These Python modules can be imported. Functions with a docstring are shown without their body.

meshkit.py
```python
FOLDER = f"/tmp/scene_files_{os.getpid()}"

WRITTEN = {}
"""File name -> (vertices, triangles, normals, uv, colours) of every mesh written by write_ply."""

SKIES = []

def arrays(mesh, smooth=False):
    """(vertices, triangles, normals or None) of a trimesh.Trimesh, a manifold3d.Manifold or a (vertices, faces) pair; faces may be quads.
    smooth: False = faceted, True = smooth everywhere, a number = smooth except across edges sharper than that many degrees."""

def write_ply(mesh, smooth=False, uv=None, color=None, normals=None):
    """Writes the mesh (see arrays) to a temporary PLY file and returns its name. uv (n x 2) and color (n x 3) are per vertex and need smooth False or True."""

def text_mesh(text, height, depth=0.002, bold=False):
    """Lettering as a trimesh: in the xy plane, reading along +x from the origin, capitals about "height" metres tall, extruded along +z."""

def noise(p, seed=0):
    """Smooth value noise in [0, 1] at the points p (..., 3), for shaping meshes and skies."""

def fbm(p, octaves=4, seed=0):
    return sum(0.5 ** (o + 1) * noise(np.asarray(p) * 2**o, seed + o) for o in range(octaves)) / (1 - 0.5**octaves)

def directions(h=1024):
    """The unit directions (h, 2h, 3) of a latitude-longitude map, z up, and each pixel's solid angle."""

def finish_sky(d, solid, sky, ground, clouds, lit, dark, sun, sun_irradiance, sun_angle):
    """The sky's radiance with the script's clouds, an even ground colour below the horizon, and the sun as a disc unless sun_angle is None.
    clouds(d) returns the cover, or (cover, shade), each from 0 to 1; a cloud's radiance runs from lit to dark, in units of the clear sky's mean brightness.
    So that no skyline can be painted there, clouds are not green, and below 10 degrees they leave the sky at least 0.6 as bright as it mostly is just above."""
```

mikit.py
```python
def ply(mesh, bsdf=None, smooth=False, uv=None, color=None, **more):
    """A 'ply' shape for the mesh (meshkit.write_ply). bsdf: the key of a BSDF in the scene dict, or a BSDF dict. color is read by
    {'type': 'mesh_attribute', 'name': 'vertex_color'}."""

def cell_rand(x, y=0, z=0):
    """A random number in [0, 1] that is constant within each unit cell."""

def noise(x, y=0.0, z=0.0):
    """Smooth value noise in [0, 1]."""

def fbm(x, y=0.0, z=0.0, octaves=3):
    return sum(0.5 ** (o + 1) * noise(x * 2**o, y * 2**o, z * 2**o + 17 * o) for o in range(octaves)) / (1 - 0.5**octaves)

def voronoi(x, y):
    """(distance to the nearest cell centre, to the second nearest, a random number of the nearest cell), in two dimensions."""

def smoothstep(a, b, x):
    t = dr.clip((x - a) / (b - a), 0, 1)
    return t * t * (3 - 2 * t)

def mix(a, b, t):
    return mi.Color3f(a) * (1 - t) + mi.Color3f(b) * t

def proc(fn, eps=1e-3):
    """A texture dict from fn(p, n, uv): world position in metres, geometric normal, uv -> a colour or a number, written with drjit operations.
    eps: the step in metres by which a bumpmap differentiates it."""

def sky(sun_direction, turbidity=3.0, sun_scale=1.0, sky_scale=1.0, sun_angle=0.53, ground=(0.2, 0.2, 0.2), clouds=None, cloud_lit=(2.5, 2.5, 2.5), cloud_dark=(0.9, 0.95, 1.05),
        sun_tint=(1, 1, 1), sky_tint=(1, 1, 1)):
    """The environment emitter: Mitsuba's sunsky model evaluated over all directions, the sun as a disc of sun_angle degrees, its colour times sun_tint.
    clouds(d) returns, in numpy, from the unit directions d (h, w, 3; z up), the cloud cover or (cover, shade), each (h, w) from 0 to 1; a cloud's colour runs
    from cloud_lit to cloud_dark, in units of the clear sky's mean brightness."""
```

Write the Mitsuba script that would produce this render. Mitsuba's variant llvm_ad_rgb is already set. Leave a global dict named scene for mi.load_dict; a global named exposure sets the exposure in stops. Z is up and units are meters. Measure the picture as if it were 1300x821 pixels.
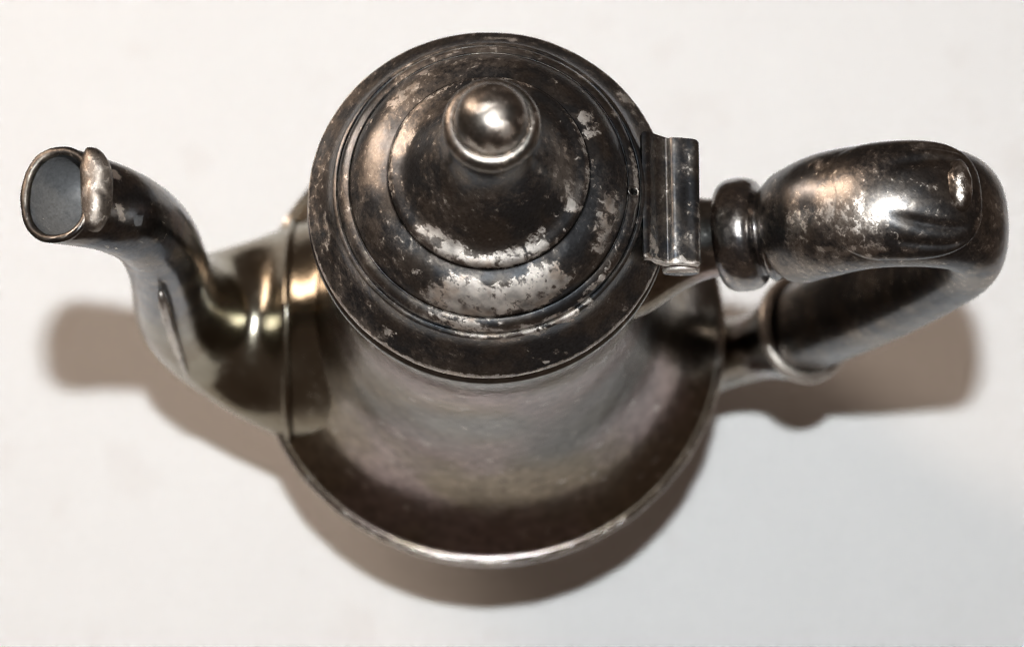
import math
import numpy as np
import trimesh
import drjit as dr
import mitsuba as mi
import mikit
import meshkit
from mikit import proc, noise, fbm, smoothstep, mix
from scipy.interpolate import CubicSpline

T = mi.ScalarTransform4f
scene, labels = {}, {}

# ------------------------------------------------------------------ camera, light, exposure
ZO = 0.0555                                   # height of the pot's reference level above the tabletop
CAM = np.array([0.0, -0.2358, 0.8883 + ZO])
FWD = np.array([0.008743, 0.267228, -0.963594])
UP = np.array([0.0, 0.963630, 0.267238])
scene['camera'] = {
    'type': 'thinlens', 'fov': 2 * math.degrees(math.atan(650 / 3374.0)), 'fov_axis': 'x',
    'aperture_radius': 0.0060, 'focus_distance': 0.740, 'near_clip': 0.01, 'far_clip': 50.0,
    'to_world': T().look_at(origin=CAM.tolist(), target=(CAM + FWD).tolist(), up=UP.tolist())}
exposure = 0.0

# the photographer's flash: a small rectangle above and behind the lens, pointing at the pot
FLASH = np.array([0.005, -0.075, 1.165 + ZO])
aim = np.array([-0.15, 0.80, 0.05])        # tilted up and to the left, as a flash on the camera's shoe is
scene['flash_lamp'] = {
    'type': 'rectangle',
    'to_world': T().look_at(origin=FLASH.tolist(), target=aim.tolist(), up=[0, 1, 0]).scale([0.022, 0.0165, 1]),
    'emitter': {'type': 'area', 'radiance': {'type': 'rgb', 'value': [2990.0, 3120.0, 3210.0]}}}
# the dim warm light of the room
scene['room_light'] = {'type': 'constant', 'radiance': {'type': 'rgb', 'value': [0.089, 0.064, 0.050]}}
# a warm lamp with a broad shade, off to the left
LAMP = np.array([-1.19, 0.87, 0.88])
scene['shaded_lamp'] = {
    'type': 'rectangle',
    'to_world': T().look_at(origin=LAMP.tolist(), target=[0, 0, 0.05], up=[0, 0, 1]).scale([0.15, 0.58, 1]),
    'emitter': {'type': 'area', 'radiance': {'type': 'rgb', 'value': [14.3, 11.3, 9.1]}}}
labels['flash_lamp'] = {'label': 'small rectangular flash lamp above the lens, pointing down at the pot', 'category': 'lamp'}
labels['shaded_lamp'] = {'label': 'broad warm lamp standing off to the left of the pot', 'category': 'lamp'}

# ------------------------------------------------------------------ materials
def W(p):                                      # pot coordinates
    return mi.Point3f(p.x, p.y, p.z - ZO)

def blobs(p, pts):
    """Largest of a set of soft ellipsoids: 1 in the middle, 0 at the edge and beyond."""
    m = mi.Float(0)
    for x, y, z, rx, ry, rz, *k in pts:
        d = dr.sqrt(dr.square((p.x - x) / rx) + dr.square((p.y - y) / ry) + dr.square((p.z - z) / rz))
        m = dr.maximum(m, (1 - d) * (k[0] if k else 1.0))
    return m

def silver(name, wear, dark=(0.100, 0.108, 0.120), brown=(0.20, 0.178, 0.155), bare=(0.80, 0.74, 0.67), bias=0.0,
           rough=(0.34, 0.52), freq=1.0, tint=None, bump=0.00006, k=0.33, extra=None, metal=1.0, grime=None):
    def masks(p):
        q = W(p)
        a = fbm(q.x * 55 * freq + 3, q.y * 55 * freq + 9, q.z * 55 * freq, 3)
        wx = noise(q.x * 900 + 7, q.y * 900, q.z * 900) - 0.5
        wy = noise(q.x * 900, q.y * 900 + 19, q.z * 900 + 3) - 0.5
        u, v, w = q.x + 0.8 * q.y + 0.0016 * wx, q.y - 0.8 * q.x + 0.0016 * wy, q.z + 0.3 * q.x - 0.0016 * wx
        b = 0.62 * fbm(u * 420 + 5, v * 420, w * 500 + 2, 3) + 0.38 * fbm(u * 1500, v * 1500 + 4, w * 1500, 3)
        if wear:
            wq = mi.Point3f(q.x + 0.0045 * (noise(q.x * 260, q.y * 260, q.z * 260) - 0.5), q.y + 0.0045 * (noise(q.x * 260 + 50, q.y * 260, q.z * 260) - 0.5), q.z)
            hot = dr.clip(blobs(wq, wear) / 0.62, 0, 0.95)
        else:
            hot = mi.Float(0)
        if extra is not None:
            hot = dr.maximum(hot, extra(q))
        s = b + 0.16 * (a - 0.5) + k * hot + bias
        return q, a, b, smoothstep(0.60, 0.76, s), smoothstep(0.40, 0.70, 0.5 * b + 0.6 * (a - 0.5) + 0.22 + 0.30 * hot + bias)

    def colour(p, n, uv):
        q, a, b, m, half = masks(p)
        c = mix(dark, brown, smoothstep(0.40, 0.68, fbm(q.x * 120, q.y * 120 + 31, q.z * 120, 3) * 0.75 + 0.25 * b) * 0.8)
        c = c * (0.70 + 0.6 * fbm(q.x * 1500, q.y * 1500, q.z * 1500, 2))
        if tint is not None:
            c = tint(q, c)
        else:
            c = mix(c, mi.Color3f(brown) * 1.9, half * 0.8)
        g = fbm(q.x * 300 + 8, q.y * 300, q.z * 300, 4)
        s = mi.Color3f(bare) * (0.15 + 1.5 * g)
        s = mix(s, s * mi.Color3f(0.80, 0.72, 0.66), smoothstep(0.5, 0.75, fbm(q.x * 210, q.y * 210, q.z * 210 + 9, 3)))
        c = mix(c, s, m)
        return c * (1 - 0.75 * grime(q)) if grime is not None else c

    def roughness(p, n, uv):
        q, a, b, m, half = masks(p)
        r = mi.Float(rough[0]) + 0.16 * (a - 0.5) + 0.12 * (b - 0.5) + 0.07 * half
        return dr.clip(dr.lerp(r, mi.Float(rough[1]) + 0.15 * (b - 0.6), m), 0.08, 0.9)

    def relief(p, n, uv):
        q, a, b, m, half = masks(p)
        return 0.55 * m + 0.45 * fbm(q.x * 700, q.y * 700, q.z * 700, 2)

    inner = {'type': 'principled', 'metallic': metal, 'base_color': proc(colour), 'roughness': proc(roughness), 'specular': 0.5}
    scene[name] = {'type': 'twosided', 'b': {'type': 'bumpmap', 'nested_texture': proc(relief, 2e-4), 'scale': bump, 'b': inner}}

LID_WEAR = [
    (-0.0066, -0.0343, 0.1880, 0.0144, 0.0086, 0.0064, 1.50),
    (0.0010, -0.0351, 0.1878, 0.0152, 0.0071, 0.0053, 1.50),
    (0.0103, -0.0334, 0.1881, 0.0152, 0.0071, 0.0053, 1.50),
    (0.0154, -0.0302, 0.1893, 0.0075, 0.0079, 0.0058, 1.50),
    (-0.0131, -0.0328, 0.1874, 0.0030, 0.0031, 0.0040, 1.50),
    (-0.0066, -0.0409, 0.1820, 0.0076, 0.0028, 0.0040, 1.10),
    (0.0010, -0.0424, 0.1799, 0.0105, 0.0028, 0.0040, 1.10),
    (0.0108, -0.0410, 0.1799, 0.0105, 0.0025, 0.0040, 1.10),
    (0.0206, -0.0375, 0.1802, 0.0076, 0.0022, 0.0040, 1.10),
    (0.0272, -0.0337, 0.1802, 0.0053, 0.0022, 0.0040, 1.10),
    (-0.0001, -0.0263, 0.1958, 0.0123, 0.0028, 0.0040, 0.95),
    (0.0074, -0.0248, 0.1961, 0.0102, 0.0035, 0.0040, 0.95),
    (0.0145, -0.0205, 0.1966, 0.0058, 0.0041, 0.0040, 0.95),
    (-0.0098, -0.0234, 0.1965, 0.0064, 0.0028, 0.0040, 0.95),
    (-0.0156, -0.0194, 0.1968, 0.0076, 0.0038, 0.0040, 0.95),
    (-0.0221, 0.0257, 0.1891, 0.0064, 0.0044, 0.0041, 0.75),
    (-0.0259, 0.0219, 0.1891, 0.0044, 0.0031, 0.0040, 0.75),
    (-0.0171, 0.0307, 0.1876, 0.0035, 0.0022, 0.0040, 0.75),
    (-0.0244, 0.0065, 0.1965, 0.0032, 0.0057, 0.0053, 0.75),
    (-0.0213, 0.0084, 0.1977, 0.0029, 0.0031, 0.0040, 0.75),
    (0.0330, -0.0089, 0.1887, 0.0050, 0.0057, 0.0053, 0.72),
    (0.0317, -0.0144, 0.1880, 0.0058, 0.0057, 0.0053, 0.72),
    (0.0297, -0.0192, 0.1874, 0.0047, 0.0038, 0.0040, 0.72),
    (0.0262, 0.0166, 0.1916, 0.0053, 0.0035, 0.0040, 0.72),
    (0.0288, 0.0131, 0.1911, 0.0035, 0.0031, 0.0040, 0.72),
    (0.0232, -0.0081, 0.1968, 0.0041, 0.0047, 0.0044, 0.72),
    (0.0044, 0.0478, 0.1720, 0.0088, 0.0019, 0.0040, 0.60),
    (0.0394, 0.0288, 0.1712, 0.0064, 0.0047, 0.0044, 0.60),
    (-0.0287, -0.0391, 0.1713, 0.0041, 0.0025, 0.0040, 0.60),
    (-0.0456, -0.0120, 0.1730, 0.0026, 0.0044, 0.0041, 0.60),
    (-0.0200, -0.0274, 0.1889, 0.0026, 0.0013, 0.0040, 0.60),
    (0.0087, -0.0496, 0.1696, 0.0026, 0.0006, 0.0040, 0.60),
    (0.0153, -0.0473, 0.1702, 0.0041, 0.0006, 0.0040, 0.60),
    (0.0190, -0.0450, 0.1711, 0.0018, 0.0013, 0.0040, 0.60),
    (-0.0023, -0.0268, 0.1953, 0.0023, 0.0013, 0.0040, 0.60),
    (-0.0119, -0.0112, 0.2027, 0.0015, 0.0013, 0.0040, 0.60),
    (-0.0332, 0.0166, 0.1852, 0.0015, 0.0038, 0.0040, 0.60),
    (0.0171, -0.0050, 0.2011, 0.0029, 0.0031, 0.0040, 0.60),
]
SPOUT_WEAR = [
    (-0.1119, 0.0058, 0.1790, 0.0047, 0.0069, 0.0064),
    (-0.1117, -0.0022, 0.1787, 0.0047, 0.0075, 0.0070),
    (-0.1113, -0.0083, 0.1775, 0.0041, 0.0044, 0.0041),
    (-0.1039, -0.0041, 0.1702, 0.0041, 0.0038, 0.0040),
    (-0.1052, 0.0055, 0.1711, 0.0026, 0.0028, 0.0040),
]
HANDLE_WEAR = [
    (0.0978, -0.0030, 0.1742, 0.0108, 0.0090, 0.0084),
    (0.1030, -0.0092, 0.1754, 0.0134, 0.0080, 0.0075),
    (0.0873, -0.0068, 0.1678, 0.0048, 0.0109, 0.0102),
    (0.1024, -0.0152, 0.1698, 0.0102, 0.0019, 0.0040),
    (0.1087, -0.0157, 0.1730, 0.0054, 0.0019, 0.0040),
    (0.0949, -0.0144, 0.1674, 0.0042, 0.0016, 0.0040),
    (0.1338, 0.0025, 0.1804, 0.0045, 0.0084, 0.0078),
    (0.1205, -0.0155, 0.1755, 0.0042, 0.0016, 0.0040),
    (0.0944, 0.0115, 0.1697, 0.0042, 0.0032, 0.0040),
    (0.1237, 0.0007, 0.1808, 0.0048, 0.0045, 0.0042),
    (0.0766, -0.0073, 0.1581, 0.0012, 0.0096, 0.0090),
    (0.1412, -0.0096, 0.1730, 0.0030, 0.0071, 0.0066),
]
HINGE_WEAR = [
    (0.0530, -0.0195, 0.1740, 0.0093, 0.0013, 0.0040),
    (0.0457, -0.0162, 0.1777, 0.0015, 0.0038, 0.0040),
    (0.0472, -0.0178, 0.1753, 0.0015, 0.0025, 0.0040),
    (0.0585, 0.0046, 0.1725, 0.0006, 0.0126, 0.0117),
    (0.0582, -0.0096, 0.1728, 0.0006, 0.0126, 0.0117),
]

def body_tint(q, c):
    h = fbm(q.x * 38 + 2, q.y * 38, q.z * 38 + 7, 3)
    g = fbm(q.x * 24 + 12, q.y * 24 + 5, q.z * 24, 2)
    warm = mix((0.215, 0.178, 0.135), (0.282, 0.226, 0.213), smoothstep(0.35, 0.65, h))
    c2 = mix(warm, (0.205, 0.205, 0.195), smoothstep(0.45, 0.7, g))
    grain = 0.50 + 1.0 * fbm(q.x * 420 + 0.3 * q.y, q.y * 420, q.z * 420, 3)
    c2 = mix(c2, (0.5, 0.47, 0.44), 0.6 * smoothstep(0.72, 0.82, fbm(q.x * 260 + 3, q.y * 260, q.z * 260 + 8, 2)))
    by_spout = (1 - smoothstep(-0.062, -0.034, q.x)) * (1 - smoothstep(0.040, 0.065, dr.abs(q.y))) * smoothstep(0.0, 0.02, q.z) * (1 - smoothstep(0.085, 0.11, q.z))
    c2 = mix(c2, mix((0.24, 0.20, 0.14), (0.34, 0.31, 0.24), smoothstep(0.35, 0.65, h)), 0.85 * by_spout)
    return c2 * grain

def spout_tint(q, c):
    low = 1 - smoothstep(0.06, 0.11, q.z)
    h = fbm(q.x * 60 + 2, q.y * 60, q.z * 60 + 7, 2)
    return mix(c, mix((0.24, 0.20, 0.14), (0.34, 0.31, 0.24), smoothstep(0.35, 0.65, h)), low * 0.85)

def lid_edges(q):
    r = dr.sqrt(q.x * q.x + q.y * q.y)
    g = fbm(q.x * 70 + 3, q.y * 70 + 1, 4.0, 2)
    foot = smoothstep(0.0258, 0.0270, r) * (1 - smoothstep(0.0276, 0.0280, r)) * smoothstep(0.40, 0.65, g)
    ridge = smoothstep(0.0400, 0.0410, r) * (1 - smoothstep(0.0418, 0.0424, r)) * smoothstep(0.45, 0.70, g)
    edge = smoothstep(0.0509, 0.0514, r) * smoothstep(0.1650, 0.1660, q.z)
    return dr.maximum(0.8 * edge, 0.65 * dr.maximum(foot, ridge))

def lid_grime(q):                              # dirt packed into the grooves of the turned lid
    r = dr.sqrt(q.x * q.x + q.y * q.y)
    g = mi.Float(0)
    for r0, w in ((0.0280, 0.0005), (0.0389, 0.0006), (0.0424, 0.0004)):
        g = dr.maximum(g, 1 - smoothstep(0.3, 1.0, dr.abs(r - r0) / w))
    return g * (0.6 + 0.4 * noise(q.x * 500, q.y * 500, 2.0))

silver('lid_metal', LID_WEAR, bias=-0.025, extra=lid_edges, grime=lid_grime, rough=(0.36, 0.62), dark=(0.112, 0.120, 0.130), brown=(0.22, 0.195, 0.170))
silver('body_metal', [], bias=-0.10, rough=(0.21, 0.34), tint=body_tint, bump=0.00003)
silver('spout_metal', SPOUT_WEAR, bias=-0.06, rough=(0.22, 0.40), tint=spout_tint)
silver('mouth_metal', [], bias=-0.08, dark=(0.088, 0.090, 0.092), brown=(0.15, 0.142, 0.133), rough=(0.55, 0.60), metal=0.15)
silver('handle_metal', HANDLE_WEAR, bias=-0.03, rough=(0.31, 0.45), k=0.20, dark=(0.118, 0.120, 0.124), brown=(0.225, 0.197, 0.170))
silver('collar_metal', [], bias=-0.02, rough=(0.22, 0.36), dark=(0.20, 0.206, 0.22), brown=(0.32, 0.29, 0.26))
def hinge_edge(q):
    return 0.9 * (1 - smoothstep(-0.0199, -0.0182, q.y + 0.001 * (noise(q.x * 900, q.y * 900, q.z * 900) - 0.5)))

silver('hinge_metal', HINGE_WEAR[:3], bias=-0.03, extra=hinge_edge)
silver('rim_metal', [], bias=0.06, dark=(0.36, 0.34, 0.32), brown=(0.45, 0.40, 0.34), rough=(0.10, 0.25))
silver('lip_metal', SPOUT_WEAR[:3], bias=-0.02, dark=(0.10, 0.092, 0.085), brown=(0.23, 0.195, 0.163), rough=(0.46, 0.5), k=0.2)
silver('seam_metal', [], bias=0.12, dark=(0.34, 0.32, 0.30), brown=(0.42, 0.38, 0.34), rough=(0.4, 0.5))
FINIAL_WEAR = [(0.0080, -0.0003, 0.2423, 0.0021, 0.0025, 0.0040), (-0.0017, -0.0091, 0.2387, 0.0058, 0.0017, 0.0040), (0.0050, -0.0086, 0.2372, 0.0053, 0.0017, 0.0040), (-0.0042, -0.0074, 0.2401, 0.0021, 0.0017, 0.0040), (-0.0025, 0.0006, 0.2446, 0.0053, 0.0023, 0.0040), (0.0039, -0.0053, 0.2433, 0.0042, 0.0034, 0.0040)]
silver('finial_metal', FINIAL_WEAR, bias=-0.01, dark=(0.17, 0.16, 0.145), brown=(0.29, 0.24, 0.20), rough=(0.38, 0.46))
scene['soot_black'] = {'type': 'twosided', 'b': {'type': 'diffuse', 'reflectance': {'type': 'rgb', 'value': [0.015, 0.013, 0.012]}}}

def cloth_colour(p, n, uv):
    big = fbm(p.x * 14, p.y * 14, 1.0, 3)
    weave = noise(p.x * 2600, p.y * 240, 3.0) * 0.5 + noise(p.x * 240, p.y * 2600, 8.0) * 0.5
    c = mi.Color3f(0.800, 0.798, 0.788) * (0.965 + 0.03 * big + 0.05 * weave)
    spot = 0.55 * smoothstep(0.64, 0.84, fbm(p.x * 45 + 4, p.y * 45 + 2, 5.0, 3))
    return mix(c, c * mi.Color3f(0.945, 0.925, 0.915), spot)

def cloth_relief(p, n, uv):
    return noise(p.x * 1400, p.y * 180, 2.0) + noise(p.x * 180, p.y * 1400, 6.0)

scene['white_cloth'] = {'type': 'twosided', 'b': {'type': 'bumpmap', 'nested_texture': proc(cloth_relief, 2e-4), 'scale': 0.00004,
                        'b': {'type': 'diffuse', 'reflectance': proc(cloth_colour)}}}

# ------------------------------------------------------------------ the surface it stands on
def slab(x0, x1, y0, y1, z0, z1, c=0.004):
    from shapely.geometry import box
    poly = box(x0 + c, y0 + c, x1 - c, y1 - c).buffer(c, quad_segs=6)
    m = trimesh.creation.extrude_polygon(poly, z1 - z0)
    m.apply_translation([0, 0, z0])
    return m

scene['tabletop'] = mikit.ply(slab(-0.34, 0.34, -0.36, 0.30, -0.025, 0.0), 'white_cloth')
labels['tabletop'] = {'kind': 'structure', 'label': 'white cloth covered tabletop under the coffee pot', 'category': 'tabletop'}

# ------------------------------------------------------------------ mesh helpers
def smooth_curve(pts, n):
    """Cubic spline through the points, n samples per span."""
    pts = np.asarray(pts, float)
    d = np.r_[0, np.cumsum(np.maximum(np.linalg.norm(np.diff(pts[:, :2], axis=0), axis=1), 1e-6))]
    t = np.concatenate([np.linspace(d[i], d[i + 1], n, endpoint=False) for i in range(len(d) - 1)] + [[d[-1]]])
    return CubicSpline(d, pts, bc_type='natural')(t)

def profile(*runs, n=8):
    """Runs of (r, z) points, each run a smooth curve; a corner where one run meets the next."""
    out = []
    for run in runs:
        c = smooth_curve(run, n) if len(run) > 2 else np.asarray(run, float)
        if out and np.allclose(out[-1], c[0]):
            c = c[1:]
        out.extend(c.tolist())
    return np.array(out)

def revolve(prof, seg=288):
    prof = np.asarray(prof)
    a = np.linspace(0, 2 * np.pi, seg, endpoint=False)
    k = len(prof)
    v = np.stack([prof[:, 0][:, None] * np.cos(a), prof[:, 0][:, None] * np.sin(a), np.repeat(prof[:, 1][:, None], seg, 1)], -1).reshape(-1, 3)
    i, j = np.meshgrid(np.arange(k - 1), np.arange(seg), indexing='ij')
    q = np.stack([i * seg + j, i * seg + (j + 1) % seg, (i + 1) * seg + (j + 1) % seg, (i + 1) * seg + j], -1).reshape(-1, 4)
    f = np.vstack([q[:, [0, 1, 2]], q[:, [0, 2, 3]]])
    m = trimesh.Trimesh(v, f, process=True, merge_tex=True)
    m.update_faces(m.nondegenerate_faces())
    m.remove_unreferenced_vertices()
    m.fix_normals()
    return m

def grid_tube(rings, cap=True):
    """Rings (k, n, 3) joined into a tube, ends closed by a fan."""
    k, n, _ = rings.shape
    v = rings.reshape(-1, 3)
    i, j = np.meshgrid(np.arange(k - 1), np.arange(n), indexing='ij')
    q = np.stack([i * n + j, i * n + (j + 1) % n, (i + 1) * n + (j + 1) % n, (i + 1) * n + j], -1).reshape(-1, 4)
    f = [np.vstack([q[:, [0, 1, 2]], q[:, [0, 2, 3]]])]
    if cap:
        c0, c1 = len(v), len(v) + 1
        v = np.vstack([v, rings[0].mean(0), rings[-1].mean(0)])
        jj = np.arange(n)
        f.append(np.stack([jj * 0 + c0, (jj + 1) % n, jj], 1))
        f.append(np.stack([jj * 0 + c1, (k - 1) * n + jj, (k - 1) * n + (jj + 1) % n], 1))
    m = trimesh.Trimesh(v, np.vstack(f), process=False)
    m.fix_normals()
    return m

def sweep_rings(ctrl, n=10, seg=72, power=2.0, last_angle=None):
    """ctrl rows (x, z, a, b[, power]): a path in the xz plane, half-width a along y, half-thickness b across the path, superellipse power."""
    c = smooth_curve(np.asarray(ctrl, float), n)
    t = np.gradient(c[:, :2], axis=0)
    t /= np.linalg.norm(t, axis=1, keepdims=True)
    nx, nz = t[:, 1].copy(), -t[:, 0].copy()
    if last_angle is not None:                 # turn the last sections so that the tube ends in a cut of this direction
        m = int(1.8 * n)
        ang = np.unwrap(np.arctan2(nz, nx))
        w = np.zeros(len(c))
        w[-m:] = np.linspace(0, 1, m) ** 1.5
        ang = ang * (1 - w) + last_angle * w
        nx, nz = np.cos(ang), np.sin(ang)
    th = np.linspace(0, 2 * np.pi, seg, endpoint=False)
    cs, sn = np.cos(th), np.sin(th)
    e = (2.0 / (c[:, 4] if c.shape[1] > 4 else np.full(len(c), power)))[:, None]
    cs, sn = np.sign(cs) * np.abs(cs) ** e, np.sign(sn) * np.abs(sn) ** e
    r = np.stack([c[:, 0][:, None] + nx[:, None] * c[:, 3][:, None] * cs,
                  c[:, 2][:, None] * sn,
                  c[:, 1][:, None] + nz[:, None] * c[:, 3][:, None] * cs], -1)
    return r, c, np.stack([nx, nz], 1)

def dented(m, amp, freq, seed):
    n = m.vertex_normals
    h = meshkit.fbm(np.asarray(m.vertices) * freq + 40.0, 3, seed) - 0.5
    m.vertices = m.vertices + n * (h * amp)[:, None]
    return m

def put(key, m, bsdf, smooth=32):
    m = m.copy()
    m.apply_translation([0, 0, ZO])
    scene[key] = mikit.ply(m, bsdf, smooth=smooth)

def ellipse_tube(ring, r, seg=14):
    """A bead of radius r along a closed ring of points."""
    nxt, prv = np.roll(ring, -1, 0), np.roll(ring, 1, 0)
    t = nxt - prv
    t /= np.linalg.norm(t, axis=1, keepdims=True)
    out = ring - ring.mean(0)
    out -= t * (out * t).sum(1, keepdims=True)
    out /= np.linalg.norm(out, axis=1, keepdims=True)
    b = np.cross(t, out)
    th = np.linspace(0, 2 * np.pi, seg, endpoint=False)
    rings = ring[:, None] + r * (np.cos(th)[None, :, None] * out[:, None] + np.sin(th)[None, :, None] * b[:, None])
    return grid_tube(np.concatenate([rings, rings[:1]]), cap=False)

# ------------------------------------------------------------------ the coffee pot
POT = 'coffee_pot'
labels[POT] = {'label': 'tarnished silver coffee pot with domed hinged lid, swan neck spout and loop handle', 'category': 'coffee pot'}

# body: flaring bell above a sharp rim, rounded bowl and foot below
body_prof = profile(
    [(0.0470, 0.1575), (0.0470, 0.1640), (0.0495, 0.1640)],
    [(0.0495, 0.1640), (0.0512, 0.1633), (0.0521, 0.1617), (0.0518, 0.1603), (0.0505, 0.1593)],
    [(0.0505, 0.1593), (0.0488, 0.1572), (0.0483, 0.150), (0.0485, 0.135), (0.0495, 0.115), (0.0512, 0.095), (0.0535, 0.077),
     (0.0560, 0.064), (0.0592, 0.0535), (0.0635, 0.0448), (0.0685, 0.0378), (0.0730, 0.0330), (0.0765, 0.0302)],
    [(0.0765, 0.0302), (0.0778, 0.0302), (0.0788, 0.0290), (0.0790, 0.0274), (0.0785, 0.0262), (0.0770, 0.0256)],
    [(0.0770, 0.0256), (0.0772, 0.018), (0.0762, 0.007), (0.0725, -0.006), (0.0660, -0.018), (0.0570, -0.029), (0.0490, -0.036), (0.0455, -0.041)],
    [(0.0455, -0.041), (0.0470, -0.045), (0.0510, -0.0490), (0.0545, -0.0515)],
    [(0.0545, -0.0515), (0.0550, -0.0535), (0.0545, -0.0553)],
    [(0.0545, -0.0553), (0.0, -0.0553)])
put(POT + '__body', dented(revolve(body_prof), 0.0003, 60, 3), 'body_metal')
ta = np.linspace(0, 2 * np.pi, 360, endpoint=False)
put(POT + '__body__rim', dented(ellipse_tube(np.stack([0.0783 * np.cos(ta), 0.0783 * np.sin(ta), 0 * ta + 0.0288], -1), 0.0012), 0.0008, 200, 4), 'rim_metal', True)

# lid
lid_prof = profile(
    [(0.0, 0.1655), (0.0500, 0.1655)],
    [(0.0500, 0.1655), (0.0512, 0.1656), (0.0516, 0.1668), (0.0514, 0.1684), (0.0506, 0.1694)],
    [(0.0506, 0.1694), (0.0490, 0.1710), (0.0466, 0.1737), (0.0449, 0.1764), (0.0440, 0.1788)],
    [(0.0440, 0.1788), (0.0437, 0.1798), (0.0429, 0.1803)],
    [(0.0429, 0.1803), (0.0426, 0.1798), (0.0422, 0.1801)],
    [(0.0422, 0.1801), (0.0421, 0.1812), (0.0415, 0.1823), (0.0405, 0.1832), (0.0392, 0.1838)],
    [(0.0392, 0.1838), (0.0390, 0.1836), (0.0387, 0.1841)],
    [(0.0387, 0.1841), (0.0378, 0.1858), (0.0360, 0.1882), (0.0337, 0.1903), (0.0312, 0.1918), (0.0295, 0.1925), (0.0280, 0.1931)],
    [(0.0280, 0.1931), (0.0277, 0.1944), (0.0271, 0.1954), (0.0259, 0.1962), (0.0241, 0.1971), (0.0221, 0.1988), (0.0201, 0.2013), (0.0176, 0.2048), (0.0151, 0.2084), (0.0133, 0.2114), (0.0120, 0.2142), (0.0109, 0.2175), (0.0101, 0.2205), (0.0090, 0.2228), (0.0080, 0.2255), (0.0078, 0.2290)],
    [(0.0078, 0.2290), (0.0, 0.2290)])
lid = dented(revolve(lid_prof), 0.0006, 70, 5)
try:
    drill = trimesh.creation.cylinder(0.0011, 0.050, sections=24)
    drill.apply_translation([0.0404, -0.0022, 0.181])
    cut = trimesh.boolean.difference([lid, drill], engine='manifold')
    if len(cut.faces) > 1000:
        lid = cut
except Exception as err:
    print('no vent hole:', err)
put(POT + '__lid', lid, 'lid_metal')
vr = np.linspace(0, 2 * np.pi, 40, endpoint=False)
put(POT + '__lid__vent_ring', ellipse_tube(np.stack([0.0404 + 0.0014 * np.cos(vr), -0.0022 + 0.0014 * np.sin(vr), 0.1834 - 0.0009 * np.cos(vr)], -1), 0.0004), 'lid_metal', True)

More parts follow.
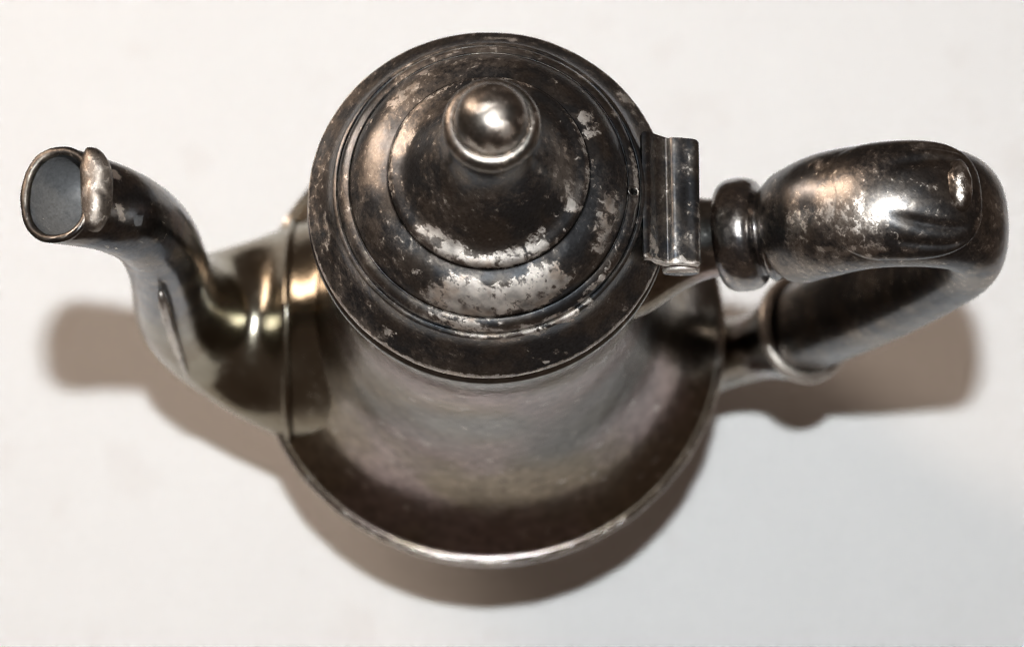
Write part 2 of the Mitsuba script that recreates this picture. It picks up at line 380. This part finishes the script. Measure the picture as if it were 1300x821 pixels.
finial_prof = profile(
    [(0.0, 0.2275), (0.0084, 0.2275)],
    [(0.0084, 0.2275), (0.0100, 0.2278), (0.0120, 0.2290), (0.0129, 0.2312), (0.0124, 0.2334), (0.0112, 0.2346), (0.0103, 0.2348)],
    [(0.0103, 0.2348), (0.0098, 0.2344), (0.0094, 0.2350)],
    [(0.0094, 0.2350), (0.0096, 0.2372), (0.0088, 0.2402), (0.0068, 0.2428), (0.0038, 0.2444), (0.0, 0.2449)])
fin = revolve(finial_prof, 160)
fin.apply_translation([0.0007, 0, 0])
put(POT + '__lid__finial', dented(fin, 0.0003, 150, 8), 'finial_metal')

# hinge: bent leaf on the lid and the barrel under it
def strip(poly, y0, y1, bevel=0.0006):
    """Closed (x, z) outline carried along y, its ends drawn in a little."""
    from shapely.geometry import Polygon
    rings = []
    base = Polygon(poly).buffer(0)
    pts = np.asarray(poly, float)
    cen = pts.mean(0)
    for y, s in ((y0, 0.94), (y0 + bevel, 1.0)):
        rings.append((y, cen + (pts - cen) * s))
    for y in np.linspace(y0 + bevel, y1 - bevel, 14)[1:-1]:
        rings.append((y, pts))
    for y, s in ((y1 - bevel, 1.0), (y1, 0.94)):
        rings.append((y, cen + (pts - cen) * s))
    arr = np.array([[(x, y, z) for x, z in p] for y, p in rings])
    return grid_tube(arr)

top = smooth_curve([(0.0432, 0.1795), (0.0446, 0.1790), (0.0468, 0.1758), (0.0490, 0.1736), (0.0506, 0.1728), (0.0516, 0.1737), (0.0530, 0.1740), (0.0565, 0.1731), (0.0592, 0.1722), (0.0599, 0.1713)], 5)
bot = top[::-1] + np.array([-0.0004, -0.0026])
bot[:6, 1] += 0.0006
put(POT + '__lid__hinge_leaf', dented(strip(np.vstack([top, bot]), -0.0200, 0.0172), 0.0004, 120, 11), 'hinge_metal', 40)
th = np.linspace(0, 2 * np.pi, 40, endpoint=False)
barrel = strip(np.stack([0.0545 + 0.0054 * np.cos(th), 0.1660 + 0.0038 * np.sin(th)], 1), -0.0205, 0.0185, 0.0012)
put(POT + '__hinge_barrel', dented(barrel, 0.0004, 200, 12), 'lid_metal', 40)

# spout
spout_ctrl = [(-0.0420, 0.0290, 0.0420, 0.0430, 1.9), (-0.0500, 0.0288, 0.0408, 0.0394, 1.85), (-0.0580, 0.0286, 0.0392, 0.0352, 1.72), (-0.0660, 0.0284, 0.0374, 0.0320, 1.62), (-0.0740, 0.0292, 0.0340, 0.0284, 1.58), (-0.0840, 0.0330, 0.0290, 0.0230, 1.6), (-0.0920, 0.0400, 0.0242, 0.0192, 1.68), (-0.0972, 0.0500, 0.0207, 0.0164, 1.85), (-0.0998, 0.0640, 0.0182, 0.0144, 2.0),
              (-0.0998, 0.0800, 0.0162, 0.0130, 2.15), (-0.0988, 0.1000, 0.0145, 0.0122, 2.1), (-0.0985, 0.1220, 0.0133, 0.0118, 2.1), (-0.1003, 0.1420, 0.0128, 0.0112, 2.1), (-0.1058, 0.1580, 0.0128, 0.0100, 2.2), (-0.1135, 0.1675, 0.0134, 0.0092, 2.25), (-0.1216, 0.1735, 0.0141, 0.0108, 2.3)]
rings, path, nrm = sweep_rings(spout_ctrl, n=12, seg=96, power=2.18, last_angle=math.radians(14))
end = rings[-1]
cen = end.mean(0)
axis = np.array([-math.sin(math.radians(14)), 0, math.cos(math.radians(14))])
lipped = [end + (end - cen) * s + axis * h for s, h in ((0.0, 0.0), (0.01, 0.0005), (-0.02, 0.0011), (-0.09, 0.0013), (-0.15, 0.0008), (-0.172, -0.0006))]
outer = grid_tube(np.concatenate([rings[:-1], np.array(lipped)]), cap=False)
put(POT + '__spout', dented(outer, 0.0004, 90, 6), 'spout_metal', 50)
m_ctrl = [(-0.1213, 0.1729, 0.0119, 0.0089, 14), (-0.1196, 0.1704, 0.0117, 0.0084, 14), (-0.1152, 0.1680, 0.0114, 0.0072, 42), (-0.1085, 0.1664, 0.0108, 0.0060, 78), (-0.1030, 0.1605, 0.0104, 0.0062, 44), (-0.1010, 0.1480, 0.0104, 0.0072, 18), (-0.1005, 0.1360, 0.0104, 0.0078, 8)]
mth = np.linspace(0, 2 * np.pi, 96, endpoint=False)
m_s = smooth_curve(m_ctrl, 6)
mouth = np.array([np.stack([x + math.cos(math.radians(g)) * bb * np.cos(mth), aa * np.sign(np.sin(mth)) * np.abs(np.sin(mth)) ** 0.85, z + math.sin(math.radians(g)) * bb * np.cos(mth)], -1) for x, z, aa, bb, g in m_s])
put(POT + '__spout__mouth', dented(grid_tube(mouth[::-1], cap=False), 0.0006, 150, 7), 'mouth_metal', True)

seam_i = int(np.argmin(np.abs(path[:40, 0] + 0.0662)))
put(POT + '__spout__seam_ring', ellipse_tube(rings[seam_i], 0.0017), 'spout_metal', True)

put(POT + '__spout__lip_rim', dented(ellipse_tube(end + (cen - end) * 0.085 + axis * 0.0002, 0.0013), 0.0009, 180, 33), 'lip_metal', True)
# pale solder line down the front of the spout
sp = CubicSpline(np.arange(5), np.array([[-0.09839999675750732,-0.013399999588727951,0.12380000203847885],[-0.09759999811649323,-0.01759999990463257,0.11779999732971191],[-0.09740000218153,-0.019700000062584877,0.1023000031709671],[-0.09749999642372131,-0.0210999995470047,0.08110000193119049],[-0.09790000319480896,-0.0215000007301569,0.05079999938607216]]))(np.linspace(0, 4, 60))
sw = 0.0016 * np.sin(np.linspace(0.15, math.pi - 0.05, 60)) ** 0.5 * (0.8 + 0.5 * meshkit.fbm(np.stack([np.arange(60) / 4.0] * 3, -1), 2, 3))
st = np.gradient(sp, axis=0)
st /= np.linalg.norm(st, axis=1, keepdims=True)
sb = np.cross(st, [1.0, 0, 0])
sb /= np.linalg.norm(sb, axis=1, keepdims=True)
sc = np.cross(sb, st)
sth = np.linspace(0, 2 * np.pi, 16, endpoint=False)
line = sp[:, None] + sw[:, None, None] * (np.cos(sth)[None, :, None] * sb[:, None] + np.sin(sth)[None, :, None] * sc[:, None])
put(POT + '__spout__solder_line', dented(grid_tube(line), 0.0005, 300, 31), 'seam_metal', True)

# rolled upper lip across the mouth of the spout
yy = np.linspace(-1, 1, 41)
rad = 0.0046 * np.sqrt(np.clip(1 - np.abs(yy) ** 3.2, 0, 1)) + 1e-5
th = np.linspace(0, 2 * np.pi, 32, endpoint=False)
roll = np.stack([np.stack([-0.1119 + 0.0014 * (1 - y * y) - 0.0006 * y + 0.96 * r * np.cos(th), 0.0012 + 0.0126 * y + 0 * th, 0.1752 + 0.0006 * y + 0.9 * r * np.sin(th)], -1) for y, r in zip(yy, rad)])
put(POT + '__spout__rolled_lip', dented(grid_tube(roll), 0.0016, 170, 9), 'lip_metal', True)

# handle
handle_ctrl = [(0.0858, 0.1400, 0.0130, 0.0124, 2.06), (0.0884, 0.1424, 0.0160, 0.0143, 2.06), (0.0922, 0.1478, 0.0174, 0.0154, 2.06), (0.0965, 0.1540, 0.0180, 0.0152, 2.06), (0.1030, 0.1600, 0.0181, 0.0145, 2.06), (0.1100, 0.1636, 0.0181, 0.0138, 2.06), (0.1185, 0.1650, 0.0181, 0.0130, 2.06), (0.1270, 0.1638, 0.0180, 0.0122, 2.06), (0.1345, 0.1598, 0.0179, 0.0114, 2.06), (0.1400, 0.1524, 0.0178, 0.0107, 2.26), (0.1424, 0.1420, 0.0176, 0.0102, 2.46), (0.1412, 0.1290, 0.0174, 0.0100, 2.66), (0.1355, 0.1080, 0.0169, 0.0100, 2.86), (0.1275, 0.0860, 0.0164, 0.0104, 3.00), (0.1190, 0.0640, 0.0158, 0.0110, 3.00), (0.1115, 0.0470, 0.0150, 0.0115, 3.00), (0.1060, 0.0340, 0.0146, 0.0116, 3.00)]
h_rings, h_path, h_nrm = sweep_rings(handle_ctrl, n=10, seg=96)
put(POT + '__handle', dented(grid_tube(h_rings), 0.0005, 70, 14), 'handle_metal', 50)

# leaf-shaped thumb rest on the crown of the grip, ending in a small curl
NT, NU = 90, 121
def smooth01(t):
    t = min(max(t, 0.0), 1.0)
    return t * t * (3 - 2 * t)
s0, s1 = 34, 79
c_dense = CubicSpline(np.arange(len(h_path)), h_path)
def handle_point(s, ang):
    c = c_dense(s)
    t = c_dense(s, 1)[:2]
    t = t / np.linalg.norm(t)
    n = np.array([-t[1], t[0]])               # outer side of the loop
    e = 2 / 2.06
    cs, sn = math.copysign(abs(math.cos(ang)) ** e, math.cos(ang)), math.copysign(abs(math.sin(ang)) ** e, math.sin(ang))
    p = np.array([c[0] + n[0] * c[3] * cs, c[2] * sn, c[1] + n[1] * c[3] * cs])
    d = np.array([n[0] * cs, sn * 0.9, n[1] * cs])
    return p, d / np.linalg.norm(d)
leaf = np.zeros((NT, NU, 3))
for i, u in enumerate(np.linspace(0, 1, NT)):
    s = s0 + (s1 - s0) * u
    wide = math.radians(78) * (math.sin(math.pi * min(0.5, 0.5 * (u + 0.02) / 0.45)) if u < 0.45 else 1.0) * math.sqrt(max(1 - max(0, (u - 0.45) / 0.55) ** 2.6, 0.0))
    for j, w in enumerate(np.linspace(-1, 1, NU)):
        p, d = handle_point(s, wide * w)
        edge = (1 - abs(w) ** 16) * (1 - u ** 22) * min(1, u / 0.3)
        h = -0.0005 + edge * (0.0007 + 0.0027 * u ** 2) - 0.0009 * edge * smooth01((u - 0.42) / 0.25) * (math.exp(-((abs(w) - 0.22 - 0.55 * (u - 0.35)) / 0.075) ** 2) + 0.8 * math.exp(-((abs(w) - 0.52 - 0.45 * (u - 0.35)) / 0.06) ** 2)) * (1 - smooth01((u - 0.80) / 0.12))
        leaf[i, j] = p + d * h
i, j = np.meshgrid(np.arange(NT - 1), np.arange(NU - 1), indexing='ij')
q = np.stack([i * NU + j, i * NU + j + 1, (i + 1) * NU + j + 1, (i + 1) * NU + j], -1).reshape(-1, 4)
leaf_mesh = trimesh.Trimesh(leaf.reshape(-1, 3), np.vstack([q[:, [0, 2, 1]], q[:, [0, 3, 2]]]), process=False)
put(POT + '__handle__thumb_rest', leaf_mesh, 'handle_metal', 60)
curl = trimesh.creation.icosphere(4, 1.0)
curl.apply_scale([0.0040, 0.0080, 0.0042])
curl.apply_transform(trimesh.transformations.rotation_matrix(math.radians(30), [0, 1, 0]))
curl.apply_translation([0.1328, 0.0022, 0.1752])
put(POT + '__handle__curl', dented(curl, 0.0012, 260, 21), 'handle_metal', True)

# turned rings between a profile along an axis: the upper and lower sockets
def turned(prof, origin, direction, seg=120, squash=1.0):
    m = revolve(prof, seg)
    m.apply_scale([1, 1, 1])
    d = np.array([direction[0], 0, direction[1]], float)
    d /= np.linalg.norm(d)
    R = trimesh.geometry.align_vectors([0, 0, 1], d)
    m.apply_transform(R)
    m.apply_translation([origin[0], 0, origin[1]])
    return m

col = profile(
    [(0.0, -0.0062), (0.0122, -0.0062)],
    [(0.0122, -0.0062), (0.0150, -0.0056), (0.0165, -0.0034), (0.0169, -0.0002), (0.0165, 0.0032), (0.0150, 0.0054), (0.0136, 0.0060)],
    [(0.0136, 0.0060), (0.0126, 0.0066), (0.0138, 0.0078), (0.0146, 0.0092), (0.0138, 0.0108), (0.0122, 0.0122)],
    [(0.0122, 0.0122), (0.0, 0.0122)])
put(POT + '__handle_collar', dented(turned(col, (0.0752, 0.1365), (1.0, 0.36)), 0.0003, 120, 16), 'collar_metal')

arm_ctrl = [(0.0400, 0.1270, 0.0240, 0.0170), (0.0480, 0.1285, 0.0210, 0.0150), (0.0550, 0.1300, 0.0165, 0.0128), (0.0620, 0.1318, 0.0130, 0.0115), (0.0690, 0.1340, 0.0117, 0.0112), (0.0740, 0.1358, 0.0117, 0.0112)]
a_rings, _, _ = sweep_rings(arm_ctrl, n=8, seg=72)
put(POT + '__upper_socket', dented(grid_tube(a_rings), 0.0004, 90, 18), 'body_metal', 50)

stub_ctrl = [(0.0600, -0.0070, 0.0210, 0.0180), (0.0700, -0.0050, 0.0165, 0.0150), (0.0790, -0.0015, 0.0128, 0.0122), (0.0880, 0.0050, 0.0114, 0.0112), (0.0950, 0.0125, 0.0122, 0.0118), (0.1005, 0.0215, 0.0150, 0.0138), (0.1040, 0.0290, 0.0166, 0.0146), (0.1052, 0.0320, 0.0168, 0.0148)]
s_rings, s_path, s_n = sweep_rings(stub_ctrl, n=8, seg=80)
put(POT + '__lower_socket', dented(grid_tube(s_rings), 0.0004, 90, 19), 'body_metal', 50)
put(POT + '__lower_socket__rim', ellipse_tube(s_rings[-1], 0.0022), 'seam_metal', True)
